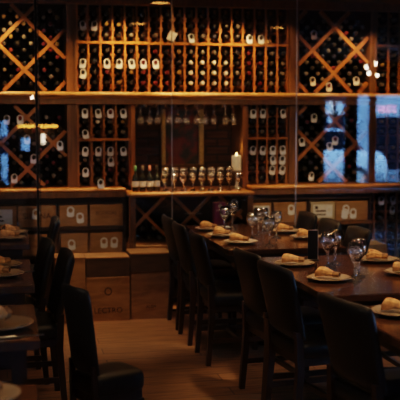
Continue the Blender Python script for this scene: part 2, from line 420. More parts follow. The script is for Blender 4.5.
ks = range(-4, 5)
LAT = {
 'UL': (-.55, .543, 1.838, 2.59, [2.66+.445*k for k in ks], [1.84+.445*k for k in ks]),
 'LL': (-.55, .543, 1.018, 1.735, [1.82+.445*k for k in ks], [1.42+.445*k for k in ks]),
 'UR': (2.617, 3.302, 1.838, 2.59, [5.41+.425*k for k in ks], [-.53+.41*k for k in ks]),
 'LR': (2.617, 3.302, 1.018, 1.735, [4.57+.44*k for k in ks], [-1.39+.41*k for k in ks]),
}
LN = {'UL': 'upper left above the ledge', 'LL': 'lower left between ledge and counter', 'UR': 'upper right above the ledge', 'LR': 'lower right between ledge and counter'}
for k, v in LAT.items():
    lattice('diamond_rack', 'oak diamond lattice wine rack at '+LN[k], 'wine rack', *v, FY)

# ------------------------------------------------------------------ wine bottles lying in the racks, necks forward
def bottle_mesh(cap):
    bm = bmesh.new()
    prof = [(.010, -.002), (.0165, .001), (.0172, .02), (.0155, .024), (.015, .075), (.022, .10), (.034, .13), (.035, .15), (.035, .285), (.032, .295)]
    lathe(bm, prof, 12, 'Y', mi=[0, 0, 0, 0, 1, 1, 1, 1, 1])
    me = bpy.data.meshes.new('wine_bottle'); bmesh.ops.recalc_face_normals(bm, faces=bm.faces[:]); bm.to_mesh(me); bm.free()
    me.materials.append(cap); me.materials.append(M['bottle']); return me
BM = [bottle_mesh(c) for c in CAPS]
def tag_mesh():
    bm = bmesh.new(); n = 24; out = []; inn = []
    for k in range(n):
        a = 2*PI*k/n; c, s = math.cos(a), math.sin(a)
        if s >= -.05: p = (.031*c, .031*s)
        else:
            t = min(.030/abs(c) if abs(c) > 1e-6 else 9, .062/abs(s)); p = (t*c, t*s)
        out.append((p[0]*1.03, p[1])); inn.append((.0195*c, .0205*s-.004))
    F = []
    for y in (0, .0012):
        o_ = [bm.verts.new((p[0], y, p[1])) for p in out]; i_ = [bm.verts.new((p[0], y, p[1])) for p in inn]; F.append((o_, i_))
        for k in range(n): bm.faces.new((o_[k], o_[(k+1) % n], i_[(k+1) % n], i_[k]))
    for j in (0, 1):
        for k in range(n): bm.faces.new((F[0][j][k], F[0][j][(k+1) % n], F[1][j][(k+1) % n], F[1][j][k]))
    bmesh.ops.recalc_face_normals(bm, faces=bm.faces[:])
    me = bpy.data.meshes.new('neck_tag'); bm.to_mesh(me); bm.free(); me.materials.append(M['tag']); return me
TM = tag_mesh()
BY = FY-.035
def add_bottle(x, z, cap, label, tagged=False, group=None, y=None):
    o = bpy.data.objects.new('wine_bottle', BM[cap]); C.objects.link(o)
    o.location = (x+random.uniform(-.0015, .0015), (BY if y is None else y)+random.uniform(0, .03), z); tag(o, label, 'bottle', group)
    if tagged:
        o.location.y = BY if y is None else y
        g = bpy.data.objects.new('neck_tag', TM); C.objects.link(g); g.parent = o
        g.scale = (.86, 1, .88); g.location = (0, .012, -.005); g.rotation_euler = (random.uniform(-.15, .1), random.uniform(-.18, .18), random.uniform(-.25, .25)); g['label'] = 'white paper neck tag'
    return o
nb = 0
def near(T, c, r): return (c, r) in T
def col_caps(n):
    out = []
    for i in range(n): out.append(random.choices(range(5), [3, 4, 2, 2, 1])[0])
    return out
def fill(xs, rows, tags, where, up, caps=None, empty=()):
    n = len(xs)-1
    for c in range(n):
        x = (xs[c]+xs[c+1])/2
        for r, z in enumerate(rows):
            if (c, r) in empty: continue
            cp = caps(c, r) if caps else random.choices(range(5), [3, 7, 2, 1, .3])[0]
            tg = (c, r) in tags
            if tg: cp = 1 if cp != 2 else 2
            add_bottle(x, z, cp, '%s, %s row up, %s column' % (('tagged bottle ' if tg else 'untagged bottle ')+where, ORD[r], ORD[c]), tg, up)
CC = {0: 1, 1: 1, 2: 2, 3: 3, 4: 3, 5: 2, 6: 2, 7: 2, 8: 3, 9: 4, 10: 4, 11: 4, 12: 4, 13: 0, 14: 0, 15: 2, 16: 0, 17: 0}
def cap_upper(c, r):
    if 9 <= c <= 11: return 4 if r < 3 else 0
    if c == 12: return 4 if r < 3 else 1
    if c == 14 or c == 15: return 2 if random.random() < .5 else 1
    return CC.get(c, 1) if random.random() < .6 else 1
fill(XC, R_UP, {(0, 2), (0, 1), (2, 2), (3, 2), (4, 2), (5, 2), (6, 2)}, 'just above the ledge', 'bottles above the ledge', cap_upper)
fill(XC, R_TOP, {(0, 1), (1, 1), (14, 0), (15, 0), (9, 0)}, 'above the upper shelf', 'bottles above the upper shelf',
     lambda c, r: 3 if (c in (2, 3) and r == 1) else random.choice([1, 1, 1, 0]), empty={(5, 1), (6, 1), (7, 0), (7, 1), (8, 0), (8, 1), (16, 0), (17, 0), (16, 1)})
fill(XL, R_MID, {(0, 2), (1, 2), (2, 2), (3, 2), (0, 0)}, 'in upper half of rack left of niche', 'bottles left of the niche, upper half')
fill(XL, R_LOW, {(0, 3), (1, 3), (2, 3), (3, 3), (2, 2), (0, 1)}, 'in lower half of rack left of niche', 'bottles left of the niche, lower half', empty={(1, 0)})
fill(XR, R_MID, {(0, 2), (1, 2), (3, 2)}, 'in upper half of rack right of niche', 'bottles right of the niche, upper half', lambda c, r: random.choice([1, 1, 0]))
fill(XR, R_LOW, {(0, 3), (1, 3), (2, 3), (3, 3), (2, 2), (3, 2), (2, 1), (3, 1)}, 'in lower half of rack right of niche', 'bottles right of the niche, lower half', lambda c, r: random.choice([1, 1, 0]))
fill(XF, R_UP+R_TOP, {(2, 1)}, 'at far right above ledge', 'bottles at far right above the ledge', lambda c, r: random.choice([1, 1, 0, 3]))
fill(XF, R_LOW+R_MID, set(), 'at far right above counter', 'bottles at far right above the counter', lambda c, r: random.choice([1, 0, 3, 4]))
fill(XF, R_BOT, {(0, 5), (1, 5), (1, 4), (2, 5)}, 'at far right below counter', 'bottles at far right below the counter', lambda c, r: random.choice([1, 1, 0]), empty=set((3, r) for r in range(6)))
nb = len([o for o in C.objects if o.name.startswith('wine_bottle')])

# diamond racks: bottles packed on the slant between the slats
DT = {'UL': [], 'LL': [(.15, 1.70), (.077, 1.63), (.21, 1.41), (.215, 1.29), (.50, 1.38), (.077, 1.10)],
      'UR': [(2.73, 2.385), (2.72, 1.955), (3.14, 1.97), (2.945, 1.90)], 'LR': [(2.655, 1.40), (2.89, 1.39), (2.75, 1.13), (2.99, 1.42), (2.82, 1.66)]}
cand = []
for k, (x0, x1, z0, z1, S, D) in LAT.items():
    s0, d0 = S[4], D[4]; ps = S[1]-S[0]; pd = D[1]-D[0]
    for i in range(-4, 5):
        for j in range(-4, 5):
            for a in range(4):
                for b_ in range(4):
                    s = s0+ps*i+ps*(a+.5)/4 ; d = d0+pd*j+pd*(b_+.5)/4
                    x, z = (s-d)/2, (s+d)/2
                    if x0+.036 < x < x1-.036 and z0+.036 < z < z1-.06 and x > -.10:
                        # corner cells next to slats stay a little clear
                        cand.append((k, x, z, (i, j)))
used = set()
for k, ts in DT.items():
    for (tx, tz) in ts:
        best = min((c for c in cand if c[0] == k and c not in used), key=lambda c: (c[1]-tx)**2+(c[2]-tz)**2)
        if (best[1]-tx)**2+(best[2]-tz)**2 < .012: used.add(best)
cen = {}
for c in cand:
    k, x, z, ij = c
    if c in used:
        pass
budget = 296-nb-len(used)
rest = [c for c in cand if c not in used]
pri = {'UL': 0, 'UR': 1, 'LL': 2, 'LR': 3}
rest.sort(key=lambda c: (pri[c[0]], -c[2]))
CW = {'UL': [4, 4, 2, 3, .6], 'UR': [3, 6, 3, 1, 0], 'LL': [2, 6, 1, 1, 0], 'LR': [2, 7, 1, 0, 0]}
def rowcol(c):
    k, x, z, ij = c
    x0, x1, z0, z1 = LAT[k][:4]
    row = round((z1-z)*100); colm = round((x-x0)*100)
    return row, colm
for c in used:
    k, x, z, ij = c
    side = 'left' if k[1] == 'L' else 'right'
    lvl = 'above' if k[0] == 'U' else 'below'
    x0, x1, z0, z1 = LAT[k][:4]; xv0 = max(x0, -.05)
    hz = ['left edge', 'centre-left', 'centre-right', 'right edge'][min(3, int(4*(x-xv0)/(x1-xv0)))]
    vz = ['foot', 'lower half', 'upper half', 'top'][min(3, int(4*(z-z0)/(z1-z0)))]
    add_bottle(x, z, random.choice([1, 1, 2]), 'white-tagged bottle at %s, %s, of diamond rack at %s' % (hz, vz, LN[k].split(' above')[0].split(' between')[0]), True)
for c in rest[:max(0, budget)]:
    k, x, z, ij = c
    add_bottle(x, z, random.choices(range(5), CW[k])[0], 'untagged wine bottle in diamond rack at '+LN[k], False, 'loose bottles in the diamond rack at '+LN[k].split(' above')[0].split(' between')[0])
bm = bmesh.new()
for c in rest[max(0, budget):]:
    k, x, z, ij = c
    ci = random.choices([0, 1, 2], [2, 5, 1])[0]
    lathe(bm, [(.010, -.002), (.0165, .001), (.0172, .02), (.015, .026), (.015, .075), (.022, .10), (.034, .13), (.035, .285)], 10, 'Y', (x, BY+random.uniform(.02, .05), z), mi=[ci, ci, ci, 3, 3, 3, 3])
o = obj('stacked_bottles', bm, [CAPS[0], CAPS[1], CAPS[2], M['bottle']]); o['kind'] = 'stuff'
tag(o, 'many untagged dark bottles filling the rest of the diamond racks', 'bottles')
# bottles lying or standing loose on the upper shelf
b = box_obj('paper_notice', M['card'], None, -.035, 0, 0, .035, .003, .085); b.location = (1.44, FY-.02, 2.292); b.rotation_euler = (0, .5, 0); tag(b, 'small cream paper notice standing on the upper shelf', 'notice')
# loose white tag standing on the left counter
o = add_bottle(.808, 1.075, 1, 'white-tagged bottle sticking out over the left counter, second column', True, y=8.085)

# ------------------------------------------------------------------ brick niche: picture, hanging glasses, console
pic = thing('framed_picture', 'gilt-framed dark oil picture hanging in the brick niche', 'picture', (1.637, 8.74, 1.44))
w, hgt = .20, .285
for (x0, z0, x1, z1, fm) in ((-w, -hgt, -w+.038, hgt, 'gold'), (w-.046, -hgt, w, hgt, 'gold'), (-w, -hgt, w, -hgt+.035, 'post'), (-w, hgt-.035, w, hgt, 'post')):
    box_obj('frame_rail', M[fm], pic, x0, -.03, z0, x1, .03, z1, bev=.008, seg=2)
box_obj('canvas', M['painting'], pic, -w+.03, -.005, -hgt+.03, w-.03, .02, hgt-.03)

def goblet_mesh(h=.17, rb=.037, name='goblet', bowl=.55):
    bm = bmesh.new(); z1 = h*(1-bowl)
    pr = [(.001, .002), (.033, .003), (.034, .005), (.012, .012), (.0055, .02), (.0065, z1*.55), (.0085, z1*.62), (.0055, z1*.75), (.009, z1),
          (rb*.62, z1+.018), (rb*.93, z1+.04), (rb, z1+.06), (rb*.97, h-.03), (rb*.86, h), (rb*.83, h), (rb*.93, h-.03), (rb*.96, z1+.06), (rb*.88, z1+.042), (rb*.55, z1+.022), (.001, z1+.012)]
    lathe(bm, pr, 20, 'Z')
    bmesh.ops.recalc_face_normals(bm, faces=bm.faces[:])
    me = bpy.data.meshes.new(name); bm.to_mesh(me); bm.free(); me.materials.append(M['wine_glass'])
    return me
def tumbler_mesh():
    bm = bmesh.new(); lathe(bm, [(.001, .001), (.028, .0), (.030, .004), (.034, .11), (.0325, .11), (.028, .010), (.001, .009)], 18, 'Z')
    bmesh.ops.recalc_face_normals(bm, faces=bm.faces[:])
    me = bpy.data.meshes.new('tumbler'); bm.to_mesh(me); bm.free(); me.materials.append(M['wine_glass']); return me
GOB = goblet_mesh(); WGL = goblet_mesh(.21, .041, 'wine_glass', .48); TUM = tumbler_mesh()
def place(name, me, loc, label, cat, group=None, rot=(0, 0, 0), sc=1.):
    o = bpy.data.objects.new(name, me); C.objects.link(o); o.location = loc; o.rotation_euler = rot; o.scale = (sc, sc, sc)
    return tag(o, label, cat, group)
hr = thing('glass_rail', 'oak rail under the ledge holding upside-down glasses', 'rail', (0, 8.34, 0))
for i in range(12):
    x = 1.14+.085*i; box_obj('rail_strip', M['post'], hr, x-.006, -.12, 1.712, x+.006, .12, 1.735)
for i in range(11):
    x = 1.1825+.085*i
    place('goblet', GOB, (x, 8.30+(i % 3)*.05, 1.728), 'stemmed glass hanging upside down under the ledge, %s from the left' % ORD[i], 'glass', 'glasses hanging under the ledge', (PI, 0, 0))

con = thing('console_table', 'oak console with lattice base standing before the niche', 'console', (0, 7.95, 0))
box_obj('console_top', M['rackh'], con, 1.03, 0, .945, 2.13, .72, .985, bev=.016, seg=3)
for x0, x1 in ((1.04, 1.09), (2.07, 2.12)):
    for y0 in (.02, .62): box_obj('leg', M['post'], con, x0, y0, 0, x1, y0+.06, .945)
box_obj('bottom_shelf', M['rackh'], con, 1.04, .02, .485, 2.12, .7, .53, bev=.004)
box_obj('back_board', M['black'], con, 1.05, .69, .1, 2.11, .72, .945)
lattice('console_lattice', 'crossed oak braces inside the console base, bottles behind them', 'lattice', 1.09, 2.07, .53, .945, [1.97+.41*k for k in ks], [-.43+.41*k for k in ks], 8.12, .026, .03, 'rackh')
i = 0
for z in (.57, .655):
    for k in range(10):
        x = 1.14+.095*k+(.047 if z > .6 else 0)
        if 1.70 < x < 1.93: continue
        add_bottle(x, z, random.choice([0, 1, 1]), 'dark bottle in the console base, %s layer, %s from left' % ('lower' if z < .6 else 'upper', ORD[k]), False, 'bottles in the console base', y=8.17)
pc = thing('wine_carton', 'tall purple wine carton standing in the console base', 'carton', (1.822, 8.002, .5305))
box_obj('carton_body', M['purple'], pc, -.05, -.045, 0, .05, .045, .358, bev=.003)
text_mesh('carton_print', 'VINO', .03, M['card'], pc, (0, -.047, .29)); bm = bmesh.new(); lathe(bm, [(.018, -.001), (.018, .001)], 16, 'Y', (0, -.0465, .33)); obj('carton_emblem', bm, M['card'], pc)

# standing bottles at the left of the console
def standing_bottle():
    r = thing('table_bottle', '', 'bottle')
    bm = bmesh.new(); lathe(bm, [(.001, .0), (.031, 0), (.033, .006), (.033, .115), (.028, .135), (.013, .155), (.0115, .165), (.0115, .19)], 18); obj('bottle_glass', bm, M['bottle'], r)
    bm = bmesh.new(); lathe(bm, [(.0335, .045), (.0335, .092)], 18, caps=False); obj('paper_label', bm, M['tag'], r)
    bm = bmesh.new(); lathe(bm, [(.0125, .178), (.0132, .18), (.0132, .222), (.008, .224)], 14); obj('capsule', bm, M['cap_green'], r)
    return r
sb = standing_bottle()
sbm = [M['cap_green'], CAPS[0], M['cap_pink'], CAPS[1]]; cn = ['green', 'grey', 'pink', 'black']
for i in range(4):
    o = sb if i == 0 else dup(sb, (0, 0, 0))
    o.location = (1.098+.062*i+.006, 8.08, .985); o.scale = (.88, .88, 1.0)
    o['label'] = 'white-labelled bottle with %s capsule standing at console left end' % cn[i]; o['group'] = 'bottles standing on the console'
    if i:
        c = [ch for ch in o.children if ch.name.startswith('capsule')][0]
        c.data = c.data.copy(); c.data.materials.clear(); c.data.materials.append(sbm[i])
# glasses standing on the console
for r, (y, me, nm) in enumerate(((8.05, GOB, 'goblet'), (8.19, WGL, 'wine_glass'))):
    for i in range(9):
        x = 1.35+.082*i+(.035 if r else 0)
        if i > 7 and r: continue
        place(nm, me, (x, y, .985), 'clear %s on the console, %s row, %s from the left' % ('goblet' if r == 0 else 'tall wine glass', 'front' if r == 0 else 'back', ORD[i]), 'glass', 'glasses standing on the console', (0, 0, 0), .95)
ch = thing('candle_holder', 'dark pedestal holder carrying the pillar candle on the console', 'candle holder', (2.05, 8.30, .985))
bm = bmesh.new(); lathe(bm, [(.001, 0), (.05, 0), (.05, .01), (.012, .03), (.010, .13), (.045, .155), (.048, .166), (.001, .166)], 20); obj('pedestal', bm, M['steel'], ch)
cd = thing('pillar_candle', 'lit white pillar candle on a pedestal holder in the niche', 'candle', (2.05, 8.30, 1.151))
bm = bmesh.new(); lathe(bm, [(.001, 0), (.040, 0), (.041, .004), (.041, .125), (.036, .132), (.030, .122), (.001, .118)], 22); obj('wax', bm, M['wax'], cd)
bm = bmesh.new(); lathe(bm, [(.0015, .118), (.0015, .13)], 6); obj('wick', bm, M['black'], cd)
bm = bmesh.new(); lathe(bm, [(.001, .126), (.005, .132), (.006, .139), (.003, .150), (.0005, .158)], 10); obj('flame', bm, M['flame'], cd)

# ------------------------------------------------------------------ crates
def crate(loc, w, d, h, label, text=None, tsize=.05, lab=False, mat='crate', group=None, emblem=False, lid=True, tz=None, sx=1., lidmat=None):
    c = thing('wooden_crate', label, 'crate', loc, 0, group)
    bm = bmesh.new(); bx(bm, -w/2, 0, 0, w/2, d, h-.012, bev=.002)
    obj('crate_body', bm, M[mat], c)
    bm = bmesh.new(); bx(bm, -w/2-.002, -.003, h-.012, w/2+.002, d+.002, h, bev=.002); obj('lid', bm, M[lidmat or mat], c)
    for s in (-1, 1): box_obj('corner_batten', M[mat], c, s*(w/2-.008)-.008, -.006, .002, s*(w/2-.008)+.008, .001, h-.013)
    if text: text_mesh('branding', text, tsize, M['ink'], c, (0, -.002, (h*.5 if tz is None else tz)), sx=sx)
    if lab:
        bm = bmesh.new(); bx(bm, -w*.40, -.007, h*.15, w*.40, -.004, h*.85); l = obj('paper_label', bm, M['card'], c)
        bm = bmesh.new(); bx(bm, -w*.3, -.0085, h*.48, w*.15, -.0065, h*.56); bx(bm, -w*.3, -.0085, h*.30, w*.2, -.0065, h*.36); bx(bm, -w*.33, -.0085, h*.62, -w*.2, -.0065, h*.78); obj('label_print', bm, M['ink'], l)
    if emblem:
        bm = bmesh.new(); zc = h*.62 if emblem is True else emblem
        n = 20; v0 = []; 
        for rr in (.03, .022): v0.append([bm.verts.new((rr*math.cos(2*PI*k/n), -.0025, zc+rr*1.1*math.sin(2*PI*k/n))) for k in range(n)])
        for k in range(n): bm.faces.new((v0[0][k], v0[0][(k+1) % n], v0[1][(k+1) % n], v0[1][k]))
        obj('emblem', bm, M['ink'], c)
    return c
def crate_tags(x, y, z, label):
    o = bpy.data.objects.new('hanging_tag', TM); C.objects.link(o); o.location = (x, y, z); o.rotation_euler = (0, random.uniform(-.1, .1), 0); tag(o, label, 'tag')
# cabinets carrying the crates
for nm, x0, x1, ups in (('left', RX0, 1.028, (-.02+.125, .445, 1.01)), ('right', 2.14, 3.30, (2.36, 2.69, 3.28))):
    cb = thing('crate_cabinet', 'dark open cabinet of crate shelves under the %s counter' % nm, 'cabinet', (0, 8.16, 0))
    for z in (.08, .41, .655): box_obj('shelf', M['post'] if (nm == 'right' and z > .6) else M['dark_wood'], cb, x0, 0, z, x1, .52, z+.03)
    box_obj('side_panel', M['dark_wood'], cb, x1-.02, .03, 0, x1, .52, .938)
    box_obj('divider', M['dark_wood'], cb, .435 if nm == 'left' else 2.685, .03, 0, .455 if nm == 'left' else 2.70, .52, .938)
    box_obj('top_rail', M['dark_wood'], cb, x0, .02, .885, x1, .06, .938)
SZ = .6865
def rc(x0, x1, z, h, label, **k): return crate(((x0+x1)/2, 8.19, z), x1-x0, .36, h, label, **k)
rc(-.25, .100, SZ, .185, 'pine crate with pale pasted label on the upper shelf, far left', lab=True)
rc(.112, .430, SZ, .185, 'pine crate branded in dark capitals on the upper shelf, left', text='SIENNA', tsize=.07)
rc(.462, .700, SZ, .185, 'pine crate with two white tags on the upper shelf, left', emblem=False)
rc(.722, 1.005, SZ, .185, 'pine crate with faint small lettering on the upper shelf by the console', text='BODEGAS', tsize=.04, tz=.11)
rc(.112, .430, .4415, .185, 'pine crate on the lower shelf behind the left chairs')
rc(.470, .700, .4415, .185, 'pine crate with one white tag on the lower shelf')
rc(.722, 1.000, .4415, .185, 'pine crate with two tags on the lower shelf by the console')
rc(2.16, 2.345, SZ, .175, 'crate with whitish pasted label on right shelf beside the console', lab=True)
rc(2.37, 2.672, SZ, .175, 'plain pine crate with tags on the right shelf, second from console')
rc(2.715, 2.945, SZ, .175, 'crate with broad white label on the right shelf, third from console', lab=True, mat='crate2')
rc(2.955, 3.262, SZ, .175, 'pine crate with hanging tags on the right shelf, next the slim post')
for (x, z, l) in ((.262, .815, 'white tag on the branded crate at upper left shelf'), (.555, .83, 'upper left white tag on the two-tag crate'), (.635, .775, 'lower right white tag on the two-tag crate'),
                  (.56, .545, 'white tag on the lower shelf crate behind the chair'), (.84, .555, 'left white tag on lower shelf crate by the console'), (.93, .555, 'round white tag on lower shelf crate by the console'),
                  (2.53, .81, 'white tag on the plain right-shelf crate'), (2.89, .79, 'white tag on the broad-labelled right-shelf crate'), (3.05, .80, 'upper white tag on the crate next the slim post'), (3.04, .765, 'left white tag on the crate next the slim post'), (3.12, .765, 'right white tag on the crate next the slim post')):
    crate_tags(x, 8.178, z, l)
crate_tags(1.985, 8.11, .875, 'white tag hanging on the console lattice right of the purple carton')
# floor stacks before the glass
crate((.50, 7.47, 0), .235, .27, .255, 'lower pine crate of the floor stack nearest the left chairs')
crate((.50, 7.47, .256), .235, .27, .262, 'top pine crate of the floor stack nearest the left chairs')
crate((.797, 7.47, 0), .345, .27, .355, 'lower branded pine crate of the middle floor stack', text='LECTRO', tsize=.062, emblem=.24, tz=.085)
crate((.797, 7.475, .356), .342, .265, .160, 'flat dark top crate of the middle floor stack', mat='crate_dark', lidmat='crate')  # pine lid puts the lit top into the colour
crate((1.145, 7.49, 0), .325, .26, .385, 'lower pine crate of the floor stack beside the far chair', text='ALBA', tsize=.035, tz=.10)
crate((1.140, 7.47, .386), .325, .28, .155, 'flat dark top crate of the floor stack beside the far chair', mat='crate_dark', lidmat='crate')  # lighter lid again stands for light on the top
crate((2.97, 7.30, 0), .22, .30, .29, 'lower crate of the stack behind the right-hand chairs', mat='crate2')
crate((2.97, 7.30, .291), .22, .30, .29, 'pale top crate of the stack behind the right-hand chairs', mat='crate2')

# ------------------------------------------------------------------ tables
def table(label, x0, x1, y0, y1, z=.76, legs=None):
    t = thing('dining_table', label, 'table', ((x0+x1)/2, (y0+y1)/2, 0))
    w, d = (x1-x0)/2, (y1-y0)/2
    box_obj('table_top', M['table'], t, -w, -d, z-.038, w, d, z, bev=.006, seg=2)
    bm = bmesh.new()
    for (a, b, c, e) in ((-w+.07, -d+.07, w-.07, -d+.09), (-w+.07, d-.09, w-.07, d-.07), (-w+.07, -d+.07, -w+.09, d-.07), (w-.09, -d+.07, w-.07, d-.07)): bx(bm, a, b, z-.105, c, e, z-.038)
    obj('apron', bm, M['legwood'], t)
    if legs:
        for cx, cy in legs:
            cx -= t.location.x; cy -= t.location.y; bm = bmesh.new()
            hexa(bm, [(cx-.022, cy-.022, 0), (cx+.022, cy-.022, 0), (cx+.022, cy+.022, 0), (cx-.022, cy+.022, 0)],
                 [(cx-.03, cy-.03, z-.038), (cx+.03, cy-.03, z-.038), (cx+.03, cy+.03, z-.038), (cx-.03, cy+.03, z-.038)])
            obj('leg', bm, M['legwood'], t)
    else:
        for cy in (-d+.55, d-.55):
            bm = bmesh.new(); lathe(bm, [(.05, .03), (.042, .06), (.034, .12), (.034, z-.12), (.06, z-.06), (.06, z-.038)], 16, 'Z', (0, cy, 0)); obj('pedestal', bm, M['legwood'], t)
            bm = bmesh.new(); lathe(bm, [(.060, 0), (.062, .006), (.058, .016), (.05, .03)], 24, 'Z', (0, cy, 0)); obj('foot', bm, M['legwood'], t)

table('far mahogany table on the right, nearest the wine wall', 1.41, 2.22, 5.93, 7.42)
table('middle mahogany table on the right with menu holder', 1.50, 2.36, 4.28, 5.60)
table('nearest mahogany table on the right, cut by the frame edge', 1.47, 2.33, 2.5, 4.02)
table('far table on the left, closest to the crates', -.75, .165, 6.50, 7.35, legs=[(0.085, 6.580), (-0.350, 7.270), (-.68, 6.580), (-.68, 7.270)])
table('second left table from the crates', -.75, .145, 4.84, 5.80, legs=[(0.065, 4.920), (-0.350, 5.720), (-.68, 4.920), (-.68, 5.720)])
table('third left table from the crates', -.75, .125, 3.62, 4.36, legs=[(0.045, 3.700), (0.055, 4.280), (-.68, 3.700), (-.68, 4.280)])
table('nearest left table at the bottom corner', -.75, .09, 2.25, 3.02, legs=[(0.010, 2.330), (0.020, 2.940), (-.68, 2.330), (-.68, 2.940)])

# ------------------------------------------------------------------ chairs (local +X faces forward)
def rounded_slab(bm, nx, fn):
    """closed surface from fn(face, u, v): two sheets joined at their rims"""
    pass
def make_chair():
    r = thing('dining_chair', '', 'chair')
    # back
    bm = bmesh.new(); nu, nv = 22, 18; W, H, T = .215, .37, .058
    def outline(u, v):
        # u,v in [-1,1] -> squircle-ish outline, softer at the top corners
        y = u*W*(.93+.07*(1-v)/2*0+.035*(v+1)); k = 1.
        if v > .55:
            t = (v-.55)/.45; y *= 1-.06*t**3
        z = .49+H*(v+1)/2
        if v > 0: z -= .010*abs(u)**6*v
        return y, z
    S = []
    for side in (0, 1):
        g = []
        for j in range(nv+1):
            row = []
            for i in range(nu+1):
                u = -1+2*i/nu; v = -1+2*j/nv
                y, z = outline(u, v)
                rim = max(abs(u)**6, abs(v)**8 if v > 0 else abs(v)**10)
                th = T/2*(1-.72*min(1, rim))
                if side == 0: th = T/2*(1-.80*min(1, rim))
                lean = -.20-.075*((z-.49)/H)-.01*((z-.49)/H)**2
                cv = .022*u*u
                row.append(bm.verts.new((lean+cv+(th if side else -th), y, z)))
            g.append(row)
        S.append(g)
    for side, g in enumerate(S):
        for j in range(nv):
            for i in range(nu):
                f = bm.faces.new((g[j][i], g[j][i+1], g[j+1][i+1], g[j+1][i]))
    a, b = S
    loop = [(0, i) for i in range(nu+1)]+[(j, nu) for j in range(1, nv+1)]+[(nv, i) for i in range(nu-1, -1, -1)]+[(j, 0) for j in range(nv-1, 0, -1)]
    for k in range(len(loop)):
        p, q = loop[k], loop[(k+1) % len(loop)]
        bm.faces.new((a[p[0]][p[1]], a[q[0]][q[1]], b[q[0]][q[1]], b[p[0]][p[1]]))
    bo = obj('backrest', bm, M['leather'], r, smooth=True)
    # seat: puffed cushion, rounded front
    bm = bmesh.new(); n = 32
    prof = [(.80, .395), (.96, .398), (1.0, .412), (1.0, .452), (.97, .468), (.86, .479), (.5, .486), (.15, .488)]
    rings = []
    for s, z in prof:
        ring = []
        for k in range(n):
            an = 2*PI*k/n; c, sn = math.cos(an), math.sin(an)
            e = .42 if c > 0 else .26
            x = math.copysign(abs(c)**(e*1.25), c)*.225; y = math.copysign(abs(sn)**e, sn)*.215*(1+.05*c)
            ring.append(bm.verts.new((x*s+.015, y*s, z)))
        rings.append(ring)
    for i in range(len(rings)-1):
        for k in range(n): bm.faces.new((rings[i][k], rings[i][(k+1) % n], rings[i+1][(k+1) % n], rings[i+1][k]))
    bm.faces.new(rings[0][::-1]); bm.faces.new(rings[-1])
    obj('seat', bm, M['leather'], r, smooth=True)
    box_obj('seat_frame', M['legwood'], r, -.19, -.185, .352, .20, .185, .397, bev=.004)
    for sy in (-1, 1):
        bm = bmesh.new(); y = sy*.185
        def q(x, yy, z, h): return [(x-h, yy-h, z), (x+h, yy-h, z), (x+h, yy+h, z), (x-h, yy+h, z)]
        hexa(bm, q(.195, y, 0, .014), q(.185, y*.97, .36, .02)); obj('leg', bm, M['legwood'], r)
        bm = bmesh.new(); hexa(bm, q(-.222, y, 0, .015), q(-.195, y*.97, .34, .019)); hexa(bm, q(-.195, y*.97, .339, .019), q(-.205, y*.95, .53, .017)); obj('leg', bm, M['legwood'], r)
        bm = bmesh.new(); hexa(bm, [(-.21, y-.009, .15), (-.21, y+.009, .15), (-.21, y+.009, .18), (-.21, y-.009, .18)], [(.19, y-.009, .15), (.19, y+.009, .15), (.19, y+.009, .18), (.19, y-.009, .18)]); obj('stretcher', bm, M['legwood'], r)
    bm = bmesh.new(); bx(bm, .16, -.18, .205, .18, .18, .235); obj('stretcher', bm, M['legwood'], r)
    bm = bmesh.new(); bx(bm, -.02, -.18, .152, 0, .18, .178); obj('stretcher', bm, M['legwood'], r)
    return r
ch0 = make_chair()
first = [True]
def chair(x, y, rz, label, group=None):
    if first[0]:
        first[0] = False; o = ch0; o.location = (x, y, 0); o.rotation_euler = (0, 0, rz); o['label'] = label
        if group: o['group'] = group
    else:
        o = dup(ch0, (x, y, 0), rz, label)
        if group: o['group'] = group
        elif 'group' in o: del o['group']
    return o
def back_leg(x, y, rz): return (x+.222*math.cos(rz), y+.222*math.sin(rz))
G = 'black leather dining chairs'
for (x, y, rz, l) in ((1.28, 7.23, 0, 'leather chair left of the far right table, nearest the crates'),
                      (1.275, 6.72, 0, 'middle leather chair along the left side of far right table'),
                      (1.285, 6.14, 0, 'nearest leather chair along the left side of far right table'),
                      (1.39, 5.22, .10, 'leather chair at the middle right table, farther of its left pair'),
                      (1.40, 4.70, .14, 'leather chair at the middle right table, nearer of its left pair'),
                      (1.415, 3.72, .20, 'foreground leather chair with its back to us at nearest right table'),
                      (2.345, 7.25, PI, 'leather chair right of far table, closest to the crate shelf'),
                      (2.345, 6.72, PI, 'middle leather chair along the right side of far table'),
                      (2.36, 6.17, PI, 'nearest leather chair along the right side of far table'),
                      (2.47, 5.22, PI, 'leather chair at right edge of frame beside middle table')):
    p = back_leg(x, y, rz); chair(p[0], p[1], rz, l, G)
p = back_leg(.335, 7.28, PI); chair(p[0], p[1], PI, 'farthest left leather chair, in front of the shelf crates', G)
p = back_leg(.215, 5.92, PI+.1); chair(p[0], p[1], PI+.1, 'leather chair beside the second left table, farther of its pair', G)
p = back_leg(.30, 5.40, PI+.06); chair(p[0], p[1], PI+.06, 'leather chair beside the second left table, nearer of its pair', G)
o = chair(.435, 4.15, .42, 'leather chair pulled out into the aisle beside third left table', G); o.scale = (.60, .56, 1.03)

